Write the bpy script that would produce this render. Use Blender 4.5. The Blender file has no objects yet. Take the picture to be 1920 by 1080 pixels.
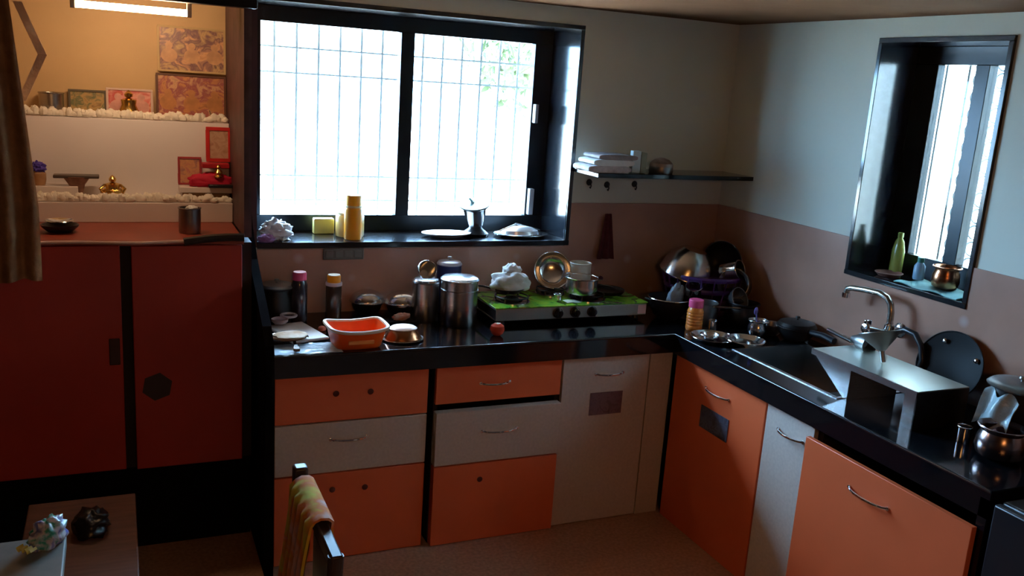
import bpy, math, random
from mathutils import Vector, Matrix, noise
random.seed(7)
S = bpy.context.scene; COL = S.collection
PI = math.pi
# ------------------------------------------------------------------ camera
yaw, pitch, roll = .4203, -.225, .0676
cam = bpy.data.cameras.new('camera'); co = bpy.data.objects.new('camera', cam); COL.objects.link(co); S.camera = co
cam.sensor_width = 36; cam.lens = 1688.7/1920*36; cam.clip_start = .05; cam.clip_end = 200
fw = Vector((math.sin(yaw)*math.cos(pitch), math.cos(yaw)*math.cos(pitch), math.sin(pitch)))
rt = Vector((math.cos(yaw), -math.sin(yaw), 0)); up = rt.cross(fw)
r2 = rt*math.cos(roll)+up*math.sin(roll); u2 = -rt*math.sin(roll)+up*math.cos(roll)
m = Matrix((r2, u2, -fw)).transposed().to_4x4(); m.translation = Vector((-2.8234, -3.793, 1.8901)); co.matrix_world = m
# ------------------------------------------------------------------ world, lights, exposure
SKY = 80.0
w = bpy.data.worlds.new('sky'); S.world = w; w.use_nodes = True
nt = w.node_tree; bg = nt.nodes['Background']
tc = nt.nodes.new('ShaderNodeTexCoord'); sp = nt.nodes.new('ShaderNodeSeparateXYZ'); cr = nt.nodes.new('ShaderNodeValToRGB')
nt.links.new(tc.outputs['Generated'], sp.inputs[0]); nt.links.new(sp.outputs['Z'], cr.inputs[0]); nt.links.new(cr.outputs[0], bg.inputs[0])
cr.color_ramp.elements[0].color = (.19, .34, .52, 1); ce = cr.color_ramp.elements.new(.45); ce.color = (.36, .63, .98, 1)   # overcast: brighter towards the zenith; cr.color_ramp.elements[1].color = (.46, .8, 1.25, 1)
bg.inputs[1].default_value = SKY
def area(name, loc, rot, sx, sy, power, col, portal=False):
    l = bpy.data.lights.new(name, 'AREA'); l.shape = 'RECTANGLE'; l.size = sx; l.size_y = sy; l.energy = power; l.color = col
    o = bpy.data.objects.new(name, l); COL.objects.link(o); o.location = loc; o.rotation_euler = rot
    if portal: l.cycles.is_portal = True
    return o
area('window_portal', (-1.59, .5, 1.65), (-PI/2, 0, 0), 1.6, 1.1, 1, (1, 1, 1), True)
area('window_portal', (.5, -1.24, 1.67), (0, PI/2, 0), 1.1, .8, 1, (1, 1, 1), True)
# added warm fill light behind the camera, with no fixture modelled
area('room_fill', (-2.6, -4.9, 2.15), (math.radians(32), 0, 0), .9, .25, 10.5, (1, .44, .13))
S.view_settings.view_transform = 'Standard'; S.view_settings.look = 'None'
S.view_settings.exposure = 0.0; S.view_settings.gamma = 1.0; S.view_settings.use_curve_mapping = False

# ------------------------------------------------------------------ materials
MATS = {}
def mat(name, col, rough=.5, metal=0., emit=None, es=0, var=0., scale=8., bump=0., bscale=60., col2=None, alpha=1, trans=0, spec=.5, ior=1.45, stretch=None, coat=0):
    if name in MATS: return MATS[name]
    m = bpy.data.materials.new(name); m.use_nodes = True; n = m.node_tree.nodes; L = m.node_tree.links; b = n['Principled BSDF']
    b.inputs['Base Color'].default_value = (*col, 1); b.inputs['Roughness'].default_value = rough; b.inputs['Metallic'].default_value = metal
    b.inputs['Specular IOR Level'].default_value = spec; b.inputs['IOR'].default_value = ior
    if trans: b.inputs['Transmission Weight'].default_value = trans
    if alpha < 1: b.inputs['Alpha'].default_value = alpha
    if coat: b.inputs['Coat Weight'].default_value = coat
    if emit: b.inputs['Emission Color'].default_value = (*emit, 1); b.inputs['Emission Strength'].default_value = es
    t = n.new('ShaderNodeTexCoord'); mp = n.new('ShaderNodeMapping'); L.new(t.outputs['Object'], mp.inputs[0])
    if stretch: mp.inputs['Scale'].default_value = stretch
    if var or col2:
        nz = n.new('ShaderNodeTexNoise'); nz.inputs['Scale'].default_value = scale; nz.inputs['Detail'].default_value = 5; L.new(mp.outputs[0], nz.inputs[0])
        r = n.new('ShaderNodeValToRGB'); L.new(nz.outputs['Fac'], r.inputs[0])
        c2 = col2 or tuple(max(0, c*(1-var)) for c in col)
        r.color_ramp.elements[0].position = .35; r.color_ramp.elements[0].color = (*c2, 1)
        r.color_ramp.elements[1].position = .65; r.color_ramp.elements[1].color = (*col, 1)
        L.new(r.outputs[0], b.inputs['Base Color'])
    if bump:
        nb = n.new('ShaderNodeTexNoise'); nb.inputs['Scale'].default_value = bscale; nb.inputs['Detail'].default_value = 4; L.new(mp.outputs[0], nb.inputs[0])
        bp = n.new('ShaderNodeBump'); bp.inputs['Strength'].default_value = bump; bp.inputs['Distance'].default_value = .01
        L.new(nb.outputs['Fac'], bp.inputs['Height']); L.new(bp.outputs[0], b.inputs['Normal'])
    MATS[name] = m; return m
def ramp_mat(name, cols, scale, rough=.5, dist=1.5):
    m = mat(name, cols[0], rough, var=.1, scale=scale)
    for nd in m.node_tree.nodes:
        if nd.type == 'VALTORGB':
            e = nd.color_ramp.elements
            while len(e) > 1: e.remove(e[-1])
            e[0].position = .25; e[0].color = (*cols[0], 1)
            for i, c in enumerate(cols[1:]):
                k = e.new(.25+.5*(i+1)/(len(cols)-1)); k.color = (*c, 1)
        if nd.type == 'TEX_NOISE': nd.inputs['Distortion'].default_value = dist
    return m
def tile_mat():
    m = mat('terracotta_tile', (.5, .26, .18), .3, var=.22, scale=3, bump=.06, bscale=25)
    n = m.node_tree.nodes; L = m.node_tree.links; b = n['Principled BSDF']
    old = b.inputs['Base Color'].links[0].from_socket
    t = n.new('ShaderNodeTexCoord'); v = n.new('ShaderNodeTexVoronoi'); v.inputs['Scale'].default_value = 7; v.inputs['Randomness'].default_value = .75
    L.new(t.outputs['Object'], v.inputs[0]); r = n.new('ShaderNodeValToRGB'); L.new(v.outputs['Distance'], r.inputs[0])
    r.color_ramp.elements[0].position = .06; r.color_ramp.elements[0].color = (.55,)*3+(1,)
    r.color_ramp.elements[1].position = .2; r.color_ramp.elements[1].color = (0, 0, 0, 1)
    x = n.new('ShaderNodeMix'); x.data_type = 'RGBA'; L.new(r.outputs[0], x.inputs[0]); L.new(old, x.inputs[6]); x.inputs[7].default_value = (.6, .5, .5, 1)
    L.new(x.outputs[2], b.inputs['Base Color']); return m
paint = mat('wall_paint', (.72, .74, .63), .55, spec=.25, var=.06, scale=2, bump=.05, bscale=40)
tile = tile_mat()
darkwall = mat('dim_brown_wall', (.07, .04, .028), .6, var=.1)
cream = mat('cream_laminate', (.64, .57, .5), .4, var=.1, scale=90)
orange = mat('orange_laminate', (.78, .15, .05), .4, var=.06, scale=5)
redlam = mat('red_laminate', (.45, .04, .026), .4, var=.12, scale=4)
granite = mat('black_granite', (.006, .007, .009), .09, var=.5, scale=120)
granite_r = mat('black_granite_reveal', (.012, .014, .018), .15, var=.4, scale=100, ior=1.75)
floor_m = mat('speckled_floor_tile', (.52, .29, .19), .45, var=.3, scale=70)
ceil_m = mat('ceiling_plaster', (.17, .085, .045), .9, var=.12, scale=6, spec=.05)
steel = mat('stainless_steel', (.72, .74, .76), .17, 1, bump=.05, bscale=12)
steel_b = mat('brushed_steel', (.45, .44, .43), .27, 1, bump=.08, bscale=40, stretch=(1, 1, 12))
steel_p = mat('pot_steel', (.68, .66, .62), .22, 1)
steel_d = mat('dull_steel', (.34, .33, .32), .38, 1, var=.3, scale=9)
chrome = mat('chrome', (.8, .8, .82), .08, 1)
brass = mat('brass', (.85, .55, .16), .25, 1, var=.2, scale=30)
copper = mat('copper', (.55, .24, .12), .25, 1, var=.3, scale=8)
blackm = mat('black_metal', (.02, .02, .022), .35, .3)
blackp = mat('black_plastic', (.015, .015, .018), .3)
soot = mat('sooty_metal', (.014, .012, .012), .42, 0, var=.4, scale=12)
darkwood = mat('dark_wood', (.05, .028, .02), .4, var=.4, scale=6, stretch=(1, 1, 8))
brownwood = mat('brown_wood', (.17, .07, .045), .5, var=.3, scale=7, stretch=(1, 8, 1))
white = mat('white_plastic', (.8, .8, .8), .4)
offwhite = mat('white_cloth', (.75, .77, .76), .9, var=.12, scale=10, bump=.3, bscale=40)
beigew = mat('shrine_wall_paint', (.66, .46, .24), .6, var=.12, scale=3)
pinkw = mat('white_marble', (.8, .72, .7), .3, var=.07, scale=3)
redmar = mat('red_marble', (.32, .06, .036), .4, var=.2, scale=8)
glassm = mat('clear_glass', (1, 1, 1), 0, trans=1, ior=1.45, spec=.5)
def pane_mat():
    m = bpy.data.materials.new('window_glass'); m.use_nodes = True; n = m.node_tree.nodes; L = m.node_tree.links
    n.remove(n['Principled BSDF']); a = n.new('ShaderNodeBsdfTransparent'); g = n.new('ShaderNodeBsdfGlossy'); f = n.new('ShaderNodeLayerWeight'); pw = n.new('ShaderNodeMath'); pw.operation = 'POWER'; pw.inputs[1].default_value = 5; ma = n.new('ShaderNodeMath'); ma.operation = 'MULTIPLY_ADD'; ma.inputs[1].default_value = .6; ma.inputs[2].default_value = .03; x = n.new('ShaderNodeMixShader')
    a.inputs[0].default_value = (.93, .97, .98, 1); g.inputs['Roughness'].default_value = .03; f.inputs[0].default_value = .5
    L.new(f.outputs['Facing'], pw.inputs[0]); L.new(pw.outputs[0], ma.inputs[0]); L.new(ma.outputs[0], x.inputs[0]); L.new(a.outputs[0], x.inputs[1]); L.new(g.outputs[0], x.inputs[2]); L.new(x.outputs[0], n['Material Output'].inputs[0]); return m
pane = pane_mat()

# ------------------------------------------------------------------ mesh helpers
class MB:
    def __init__(s): s.v = []; s.f = []
    def add(s, vs, fs):
        k = len(s.v); s.v += [tuple(v) for v in vs]; s.f += [tuple(i+k for i in f) for f in fs]; return s
    def box(s, x0, x1, y0, y1, z0, z1, M=None):
        vs = [Vector((x, y, z)) for x in (x0, x1) for y in (y0, y1) for z in (z0, z1)]
        if M: vs = [M @ v for v in vs]
        return s.add(vs, [(0, 1, 3, 2), (4, 6, 7, 5), (0, 4, 5, 1), (2, 3, 7, 6), (0, 2, 6, 4), (1, 5, 7, 3)])
    def lathe(s, prof, c=(0, 0, 0), seg=32, M=None, sx=1, sy=1):
        c = Vector(c); vs = []; fs = []
        for r, z in prof:
            for i in range(seg):
                a = 2*PI*i/seg; v = Vector((r*math.cos(a)*sx, r*math.sin(a)*sy, z))
                vs.append((M @ v if M else v)+c)
        n = len(prof)
        for j in range(n-1):
            for i in range(seg):
                k = (i+1) % seg; fs.append((j*seg+i, j*seg+k, (j+1)*seg+k, (j+1)*seg+i))
        if prof[0][0] > 1e-4: fs.append(tuple(range(seg))[::-1])
        if prof[-1][0] > 1e-4: fs.append(tuple((n-1)*seg+i for i in range(seg)))
        return s.add(vs, fs)
    def tube(s, pts, r, seg=10, closed=False, cap=True):
        pts = [Vector(p) for p in pts]; n = len(pts); rs = r if isinstance(r, (list, tuple)) else [r]*n
        vs = []; fs = []; prev = None
        for i, p in enumerate(pts):
            a = pts[(i-1) % n] if (closed or i > 0) else p; b = pts[(i+1) % n] if (closed or i < n-1) else p
            t = (b-a).normalized()
            if prev is None: nrm = t.orthogonal().normalized()
            else: nrm = (prev-t*prev.dot(t)).normalized()
            prev = nrm; bi = t.cross(nrm)
            for k in range(seg): an = 2*PI*k/seg; vs.append(p+(nrm*math.cos(an)+bi*math.sin(an))*rs[i])
        for i in range(n if closed else n-1):
            j = (i+1) % n
            for k in range(seg): l = (k+1) % seg; fs.append((i*seg+k, i*seg+l, j*seg+l, j*seg+k))
        if not closed and cap: fs.append(tuple(range(seg))[::-1]); fs.append(tuple((n-1)*seg+k for k in range(seg)))
        return s.add(vs, fs)
    def ring(s, c, R, r, seg=36, M=None, tilt=None):
        pts = []
        for i in range(seg):
            a = 2*PI*i/seg; v = Vector((R*math.cos(a), R*math.sin(a), 0))
            if M: v = M @ v
            pts.append(v+Vector(c))
        return s.tube(pts, r, 8, True)
    def prism(s, poly, axis, a, b):        # polygon in the two other axes, extruded from a to b
        def P(p, t): return {'x': (t, p[0], p[1]), 'y': (p[0], t, p[1]), 'z': (p[0], p[1], t)}[axis]
        n = len(poly); vs = [P(p, a) for p in poly]+[P(p, b) for p in poly]
        fs = [tuple(range(n)), tuple(range(n, 2*n))[::-1]]+[(i, (i+1) % n, n+(i+1) % n, n+i) for i in range(n)]
        return s.add(vs, fs)
    def sheet(s, fn, nu, nv, th=.002):     # fn(u,v)->point, closed thin slab
        g = [[Vector(fn(i/nu, j/nv)) for j in range(nv+1)] for i in range(nu+1)]
        N = []
        for i in range(nu+1):
            r_ = []
            for j in range(nv+1):
                a = g[min(i+1, nu)][j]-g[max(i-1, 0)][j]; b = g[i][min(j+1, nv)]-g[i][max(j-1, 0)]
                r_.append(a.cross(b).normalized())
            N.append(r_)
        W = nv+1; T = (nu+1)*W
        vs = [g[i][j]+N[i][j]*th/2 for i in range(nu+1) for j in range(W)]+[g[i][j]-N[i][j]*th/2 for i in range(nu+1) for j in range(W)]
        fs = []
        for i in range(nu):
            for j in range(nv):
                q = (i*W+j, (i+1)*W+j, (i+1)*W+j+1, i*W+j+1); fs += [q, tuple(T+k for k in q[::-1])]
        for i in range(nu):
            for j in (0, nv): q = (i*W+j, (i+1)*W+j, T+(i+1)*W+j, T+i*W+j); fs.append(q)
        for j in range(nv):
            for i in (0, nu): q = (i*W+j, i*W+j+1, T+i*W+j+1, T+i*W+j); fs.append(q)
        return s.add(vs, fs)
    def blob(s, c, rx, ry, rz, amp=.2, fr=3., seed=0, nu=28, nv=18, flat=True):
        vs = []; fs = []; c = Vector(c)
        for j in range(nv+1):
            th = PI*j/nv
            for i in range(nu):
                ph = 2*PI*i/nu; d = Vector((math.sin(th)*math.cos(ph), math.sin(th)*math.sin(ph), math.cos(th)))
                k = 1+amp*noise.noise(d*fr+Vector((seed*3.1, seed, 0)))*1.6
                z = d.z*rz*k
                if flat and z < -rz*.6: z = -rz*.6
                vs.append(c+Vector((d.x*rx*k, d.y*ry*k, z+(rz*.6 if flat else 0))))
        for j in range(nv):
            for i in range(nu): k = (i+1) % nu; fs.append((j*nu+i, (j+1)*nu+i, (j+1)*nu+k, j*nu+k))
        return s.add(vs, fs)
    def build(s, name, material, parent=None, bevel=0, smooth=True, kind=None, ang=35):
        me = bpy.data.meshes.new(name); me.from_pydata(s.v, [], s.f); me.validate(); me.update()
        import bmesh
        b = bmesh.new(); b.from_mesh(me); bmesh.ops.remove_doubles(b, verts=b.verts, dist=1e-6); bmesh.ops.recalc_face_normals(b, faces=b.faces); b.to_mesh(me); b.free()
        me.materials.append(material)
        if smooth:
            for p in me.polygons: p.use_smooth = True
            me.set_sharp_from_angle(angle=math.radians(ang))
        o = bpy.data.objects.new(name, me); COL.objects.link(o)
        if parent: o.parent = parent
        if bevel:
            bv = o.modifiers.new('bevel', 'BEVEL'); bv.width = bevel; bv.segments = 2; bv.limit_method = 'ANGLE'; bv.angle_limit = math.radians(50)
        if kind: o['kind'] = kind
        return o
def thing(name, label, cat, loc=(0, 0, 0), rz=0, group=None, rot=None):
    o = bpy.data.objects.new(name, None); COL.objects.link(o); o.location = loc; o.rotation_euler = rot or (0, 0, rz); o.empty_display_size = .05
    o['label'] = label; o['category'] = cat
    if group: o['group'] = group
    return o
def tag(o, label, cat, group=None, loc=None, rot=None):
    o['label'] = label; o['category'] = cat
    if group: o['group'] = group
    if loc: o.location = loc
    if rot: o.rotation_euler = rot
    return o
def copy_tree(o, parent=None):
    c = o.copy(); COL.objects.link(c); c.parent = parent
    for ch in [k for k in COL.objects if k.parent == o]: copy_tree(ch, c)
    return c
def struct(name, mb, material, **k):
    return mb.build(name, material, kind='structure', **k)
def RX(a): return Matrix.Rotation(math.radians(a), 3, 'X')
def RY(a): return Matrix.Rotation(math.radians(a), 3, 'Y')
def RZ(a): return Matrix.Rotation(math.radians(a), 3, 'Z')

# ------------------------------------------------------------------ room shell
H = 2.233; ZB = 1.3475; T = .32
WX0, WX1, WZ0, WZ1 = -2.302, -.875, 1.17, 2.138           # back window opening
YA, YB, VZ0, VZ1 = -.953, -1.524, 1.212, 2.137            # right window opening
struct('floor', MB().box(-4.3, .3, -5.9, 1.0, -.1, 0), floor_m, smooth=False)
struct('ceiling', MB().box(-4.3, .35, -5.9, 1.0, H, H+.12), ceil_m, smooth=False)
b = MB(); b.box(-2.345, WX0, .001, T, 0, H); b.box(WX0, WX1, 0, T, 0, WZ0-.025); b.box(WX0, WX1, 0, T, WZ1+.02, H); b.box(WX1+.02, .3, 0, T, 0, H)
b.box(WX1, WX1+.02, 0, T, 0, WZ0-.025); b.box(WX1, WX1+.02, 0, T, WZ1+.02, H)
struct('wall_back', b, paint, smooth=False)
b = MB(); b.box(0, T, YA+.02, 0, 0, H); b.box(0, T, -5.9, YB-.02, 0, H); b.box(0, T, YB-.02, YA+.02, 0, VZ0-.02); b.box(0, T, YB-.02, YA+.02, VZ1+.02, H)
struct('wall_right', b, paint, smooth=False)
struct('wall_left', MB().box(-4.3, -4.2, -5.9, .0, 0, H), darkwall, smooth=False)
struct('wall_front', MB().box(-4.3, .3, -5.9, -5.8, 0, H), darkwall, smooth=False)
struct('wall_alcove', MB().box(-3.45, -2.3455, .309, .33, 0, H).box(-3.35, -3.305, -.3, .309, 0, H).box(-4.3, -3.305, -.30, -.2, 0, H), beigew, smooth=False)
# terracotta tile band
b = MB(); b.box(-2.302, WX1, -.008, -.0005, .86, WZ0-.03); b.box(WX1, -.008, -.008, -.0005, .86, ZB)
struct('trim_1', b, tile, smooth=False)
b = MB(); b.box(-.008, -.0005, YA+.02, -.0005, .86, ZB); b.box(-.008, -.0005, YB-.02, YA+.02, .86, VZ0-.022); b.box(-.008, -.0005, -5.8, YB-.02, .86, ZB)
struct('trim_2', b, tile, smooth=False)
# lintel and pillar of the alcove
struct('trim_3', MB().box(-3.30, -2.3465, -.335, -.27, 2.083, H), mat('black_lintel', (.01, .008, .008), .6, var=.3, spec=.2), bevel=.003)
struct('trim_4', MB().box(-2.346, -2.303, -.012, 0, 1.15, 2.1), mat('dark_red_paint', (.07, .02, .025), .5, var=.3))
struct('trim_5', MB().box(-2.3895, -2.362, -.298, .308, 1.246, H), mat('maroon_side_wall', (.1, .045, .05), .5, var=.5, scale=12), smooth=False)

# ------------------------------------------------------------------ windows
def bars(par, specs, material, name='frame_bar'):
    for sp_ in specs: MB().box(*sp_).build(name, material, par, bevel=.002)
alum = mat('dark_aluminium', (.018, .022, .026), .3, .5)
win = bpy.data.objects.new('window_1', None); COL.objects.link(win); win['kind'] = 'structure'
# black granite reveal slabs
bars(win, [(WX0-.0, WX1+.02, -.018, T, WZ0-.025, WZ0), (WX0, WX1+.02, -.014, T, WZ1, WZ1+.02), (WX1, WX1+.02, -.014, T, WZ0, WZ1), (WX0-.02, WX0, .003, T, WZ0, WZ1)], granite_r, 'granite_jamb')
g0 = .27; g1 = .315
bars(win, [(WX0, WX1, g0, g1, WZ0, 1.243), (WX0, WX1, g0, g1, 2.072, WZ1), (WX0, -2.25, g0, g1, 1.243, 2.072), (-1.636, -1.573, g0-.01, g1, 1.243, 2.072), (-.968, -.875, g0, g1, 1.243, 2.072)], alum)
for x0, x1 in ((-2.25, -1.636), (-1.573, -.968)): MB().box(x0, x1, .292, .296, 1.243, 2.072).build('pane', pane, win, smooth=False)
grey = mat('pale_grille_paint', (.75, .78, .78), .5)
for x in [WX0+.03+.098*i for i in range(15)]:
    MB().box(x-.005, x+.005, .40, .404, 1.15, 2.2).build('grille_bar', grey, win, smooth=False)
for z in (1.293, 1.405, 1.863, 1.973): MB().box(WX0-.05, WX1+.05, .395, .40, z-.004, z+.004).build('grille_rail', grey, win, smooth=False)
MB().box(-.962, -.945, .235, .27, 1.70, 1.79).build('latch', mat('grey_latch', (.45, .47, .5), .4), win, bevel=.003)
MB().box(-.96, -.935, .24, .27, 1.25, 1.38).build('latch', MATS['grey_latch'], win, bevel=.003)
win2 = bpy.data.objects.new('window_2', None); COL.objects.link(win2); win2['kind'] = 'structure'
bars(win2, [(-.014, T, YB-.02, YA+.02, VZ0-.02, VZ0), (-.012, T, YB-.02, YA+.02, VZ1, VZ1+.02), (-.012, T, YA, YA+.02, VZ0, VZ1), (-.012, T, YB-.02, YB, VZ0, VZ1)], granite_r, 'granite_jamb')
h0 = .19; h1 = .23
bars(win2, [(h0, h1, YB, YA, VZ0, 1.30), (h0, h1, YB, YA, 2.067, VZ1), (h0, h1, -1.062, YA, 1.30, 2.067), (h0-.008, h1, -1.306, -1.246, 1.30, 2.067), (h0, h1, YB, -1.49, 1.30, 2.067)], alum)
for y0, y1 in ((-1.246, -1.062), (-1.49, -1.306)): MB().box(.205, .209, y0, y1, 1.30, 2.067).build('pane', pane, win2, smooth=False)
for y in (-1.0, -1.11, -1.21, -1.31, -1.41, -1.5): MB().box(.31, .318, y-.005, y+.005, 1.2, 2.2).build('grille_bar', grey, win2, smooth=False)
for k in range(3):
    for j in range(13):
        MB().ring((.315, -1.16-.1*k, 1.29+.066*j), .028, .004, 14, RY(90)).build('grille_ring', grey, win2)

# ------------------------------------------------------------------ outdoors
og = mat('pale_paving', (.5, .5, .46), .8, var=.1, scale=1)
o = struct('ground', MB().box(-25, 30, .9, 40, -.6, -.5).box(1.0, 30, -15, .9, -.6, -.5), og, smooth=False)
leafm = mat('leaf_green', (.07, .1, .03), .6, var=.4, scale=3)
t = thing('sky_block_house', 'pale house wall added outside the narrow window to dim it', 'house', (0, 0, 0))  # house added to block sky light through the narrow window
MB().box(1.5, 5, -9, 1.2, -.5, 4.6).build('wall', mat('pale_render', (.7, .7, .64), .8, var=.1, scale=1), t, smooth=False)
MB().box(1.1, 5.2, -9.3, 1.4, 4.6, 4.75).build('roof', mat('pale_concrete', (.45, .45, .43), .8), t, smooth=False)
def tree(x, y, h, r, label, seed, n=900):
    t = thing('tree', label, 'tree', (x, y, -.5), group=None); rd = random.Random(seed)
    MB().tube([(0, 0, 0), (.05, .02, h*.35), (-.03, .04, h*.7), (.02, 0, h*.9)], [.11, .09, .06, .03]).build('trunk', mat('bark', (.3, .25, .2), .9, var=.3), t)
    f = MB()
    for _ in range(n):
        d = Vector((rd.gauss(0, 1), rd.gauss(0, 1), rd.gauss(0, .8))).normalized()*r*rd.uniform(.45, 1)
        c = d+Vector((0, 0, h)); s_ = rd.uniform(.08, .15)
        a = Vector((rd.gauss(0, 1), rd.gauss(0, 1), rd.gauss(0, 1))).normalized(); bb = a.orthogonal().normalized()
        f.add([c-a*s_, c+bb*s_*.4, c+a*s_, c-bb*s_*.4], [(0, 1, 2, 3)])
    f.build('foliage', leafm, t, smooth=False, kind='stuff')
tree(1.9, 6.6, 2.9, 1.0, 'pale green leafy tree seen through right pane of wide window', 1)
tree(3.3, 8.5, 3.1, 1.2, 'taller green tree further right beyond the wide window', 2, 1100)

# ------------------------------------------------------------------ worktop
D = .6; ZC = .86; TF = .087; YE = -2.205
b = MB()
b.box(-2.322, -.009, -D, -.009, ZC-.03, ZC)
SX0, SX1, SY0, SY1 = -.475, -.10, -1.46, -.87
b.box(-D, -.009, SY1, -D, ZC-.03, ZC); b.box(-D, SX0, SY0, SY1, ZC-.03, ZC); b.box(SX1, -.009, SY0, SY1, ZC-.03, ZC); b.box(-D, -.009, YE, SY0, ZC-.03, ZC)
b.box(-2.322, -D+.03, -D, -D+.03, ZC-TF, ZC-.03); b.box(-D, -D+.03, YE, -D, ZC-TF, ZC-.03)
b.box(-D, 0-.009, YE, YE+.03, 0.0, ZC-.03)
wt = tag(b.build('worktop', granite, smooth=False), 'glossy black granite L-shaped worktop over the orange cabinets', 'countertop')
MB().tube([(-2.322, -D, ZC-.004), (-D, -D, ZC-.004), (-D, YE, ZC-.004)], .0055, 12).build('edge_nosing', granite_r, wt)
# ------------------------------------------------------------------ cabinets
def handle(par, x0, x1, z, face, axis='x', mt=chrome, out=.028, name='handle'):
    # bow handle standing out from a front; face is the plane of the front
    pts = []
    for i in range(13):
        t = i/12; a = x0+(x1-x0)*t; k = out*min(1, math.sin(PI*t)**.5*1.0)
        pts.append((a, face-k, z) if axis == 'x' else (face-k, a, z))
    b = MB().tube(pts, .0045, 10)
    for a in (x0, x1):
        M = RX(90) if axis == 'x' else RY(-90)
        p = (a, face, z) if axis == 'x' else (face, a, z)
        b.lathe([(.007, -.001), (.007, .004), (.003, .006)], p, 12, M)
    return b.build(name, mt, par)
YF = -.58
def cab_unit(x0, x1, label, rows, off=0):
    t = thing('cabinet', label, 'cabinet', (0, 0, 0))
    b = MB(); b.box(x0, x0+.018, YF+.02, -.03, 0, .772).box(x1-.018, x1, YF+.02, -.03, 0, .772).box(x0, x1, -.05, -.03, 0, .772).box(x0, x1, YF+.02, -.03, 0, .018)
    b.build('body', mat('dark_carcass', (.03, .018, .014), .7), t)
    for nm, z0, z1, mt, proud, hx, dots in rows:
        d = MB().box(x0+.003, x1-.003, YF-proud, YF+.02, z0+.003, z1-.003).build(nm, mt, t, bevel=.002)
        if hx: handle(d, hx[0], hx[1], hx[2], YF-proud)
        for dx, dz in dots:
            MB().lathe([(.011, 0), (.012, .003), (.007, .006), (0, .007)], (dx, YF-proud, dz), 16, RX(90)).build('handle_hole_plug', mat('dark_red_plug', (.1, .015, .01), .5), d)
    return t
cab_unit(-2.318, -1.718, 'left drawer cabinet in orange and cream beside black side panel', [
    ('door', 0.0, .37, orange, 0, None, [(-2.094, .30), (-1.965, .295)]),
    ('drawer', .37, .58, cream, 0, (-2.105, -1.963, .509), []),
    ('drawer', .58, .772, orange, 0, None, [(-2.088, .694), (-1.954, .692)])])
cab_unit(-1.69, -1.13, 'middle drawer cabinet with open dark gap under top orange drawer', [
    ('door', 0.0, .352, orange, .02, None, [(-1.485, .278)]),
    ('drawer', .352, .585, cream, .02, (-1.487, -1.333, .49), []),
    ('drawer', .61, .772, orange, 0, (-1.498, -1.37, .69), [])])
t = cab_unit(-1.127, -.70, 'cream cabinet door with brown sticker beside the inner corner', [
    ('door', 0.0, .772, cream, 0, (-.968, -.835, .692), [])])
st = ramp_mat('brown_sticker_print', [(.12, .05, .05), (.2, .1, .1), (.09, .03, .03)], 25)
MB().box(-.985, -.826, YF-.003, YF-.0005, .505, .607).build('sticker', st, t)
MB().box(-.698, -.584, YF, YF+.018, 0, .772).build('filler_panel', cream, t, bevel=.001)
XF = -.58
def rcab(name, y0, y1, z0, z1, mt, face, label, hd=None):
    t = thing(name, label, 'cabinet')
    b = MB(); b.box(XF+.02, -.03, y0, y0+.018, 0, .772).box(XF+.02, -.03, y1-.018, y1, 0, .772).box(-.05, -.03, y0, y1, 0, .772)
    b.build('body', MATS['dark_carcass'], t)
    d = MB().box(face, face+.02, y0+.003, y1-.003, z0, z1).build('door', mt, t, bevel=.002)
    if hd: handle(d, hd[0], hd[1], hd[2], face, 'y')
    return t
t = rcab('cabinet', -1.222, -.603, 0.0, .772, orange, XF, 'orange cabinet door with dark sticker, right of the inner corner', (-1.0, -.842, .692))
st2 = ramp_mat('dark_sticker_print', [(.03, .035, .08), (.1, .11, .16), (.03, .02, .02)], 30)
MB().box(XF-.003, XF-.0005, -1.015, -.825, .515, .612).build('sticker', st2, t)
rcab('cabinet', -1.49, -1.226, 0.0, .772, cream, XF, 'narrow cream cabinet door between two orange doors', (-1.44, -1.305, .69))
rcab('cabinet', -2.19, -1.493, 0.0, .742, orange, XF-.045, 'large orange door standing proud under the sink stand', (-1.89, -1.725, .655))

# curved black side panel between shrine and kitchen
prof = [(0, 0), (-.64, 0), (-.64, .86), (-.62, .92), (-.54, .97), (-.43, 1.03), (-.30, 1.09), (-.20, 1.14), (-.13, 1.20), (-.05, 1.25), (-.013, 1.30), (-.013, .5)]
prof = [(0, 0), (-.64, 0), (-.64, .86), (-.625, .91), (-.56, .965), (-.43, 1.03), (-.30, 1.09), (-.20, 1.14), (-.12, 1.20), (-.06, 1.25), (-.016, 1.32), (-.013, 1.4), (0, 1.4)]
tag(MB().prism(prof, 'x', -2.358, -2.326).build('side_panel', mat('black_lacquer', (.005, .004, .005), .9, spec=0.02), smooth=False), 'black curved-edge side panel dividing shrine from the kitchen worktop', 'panel')

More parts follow.
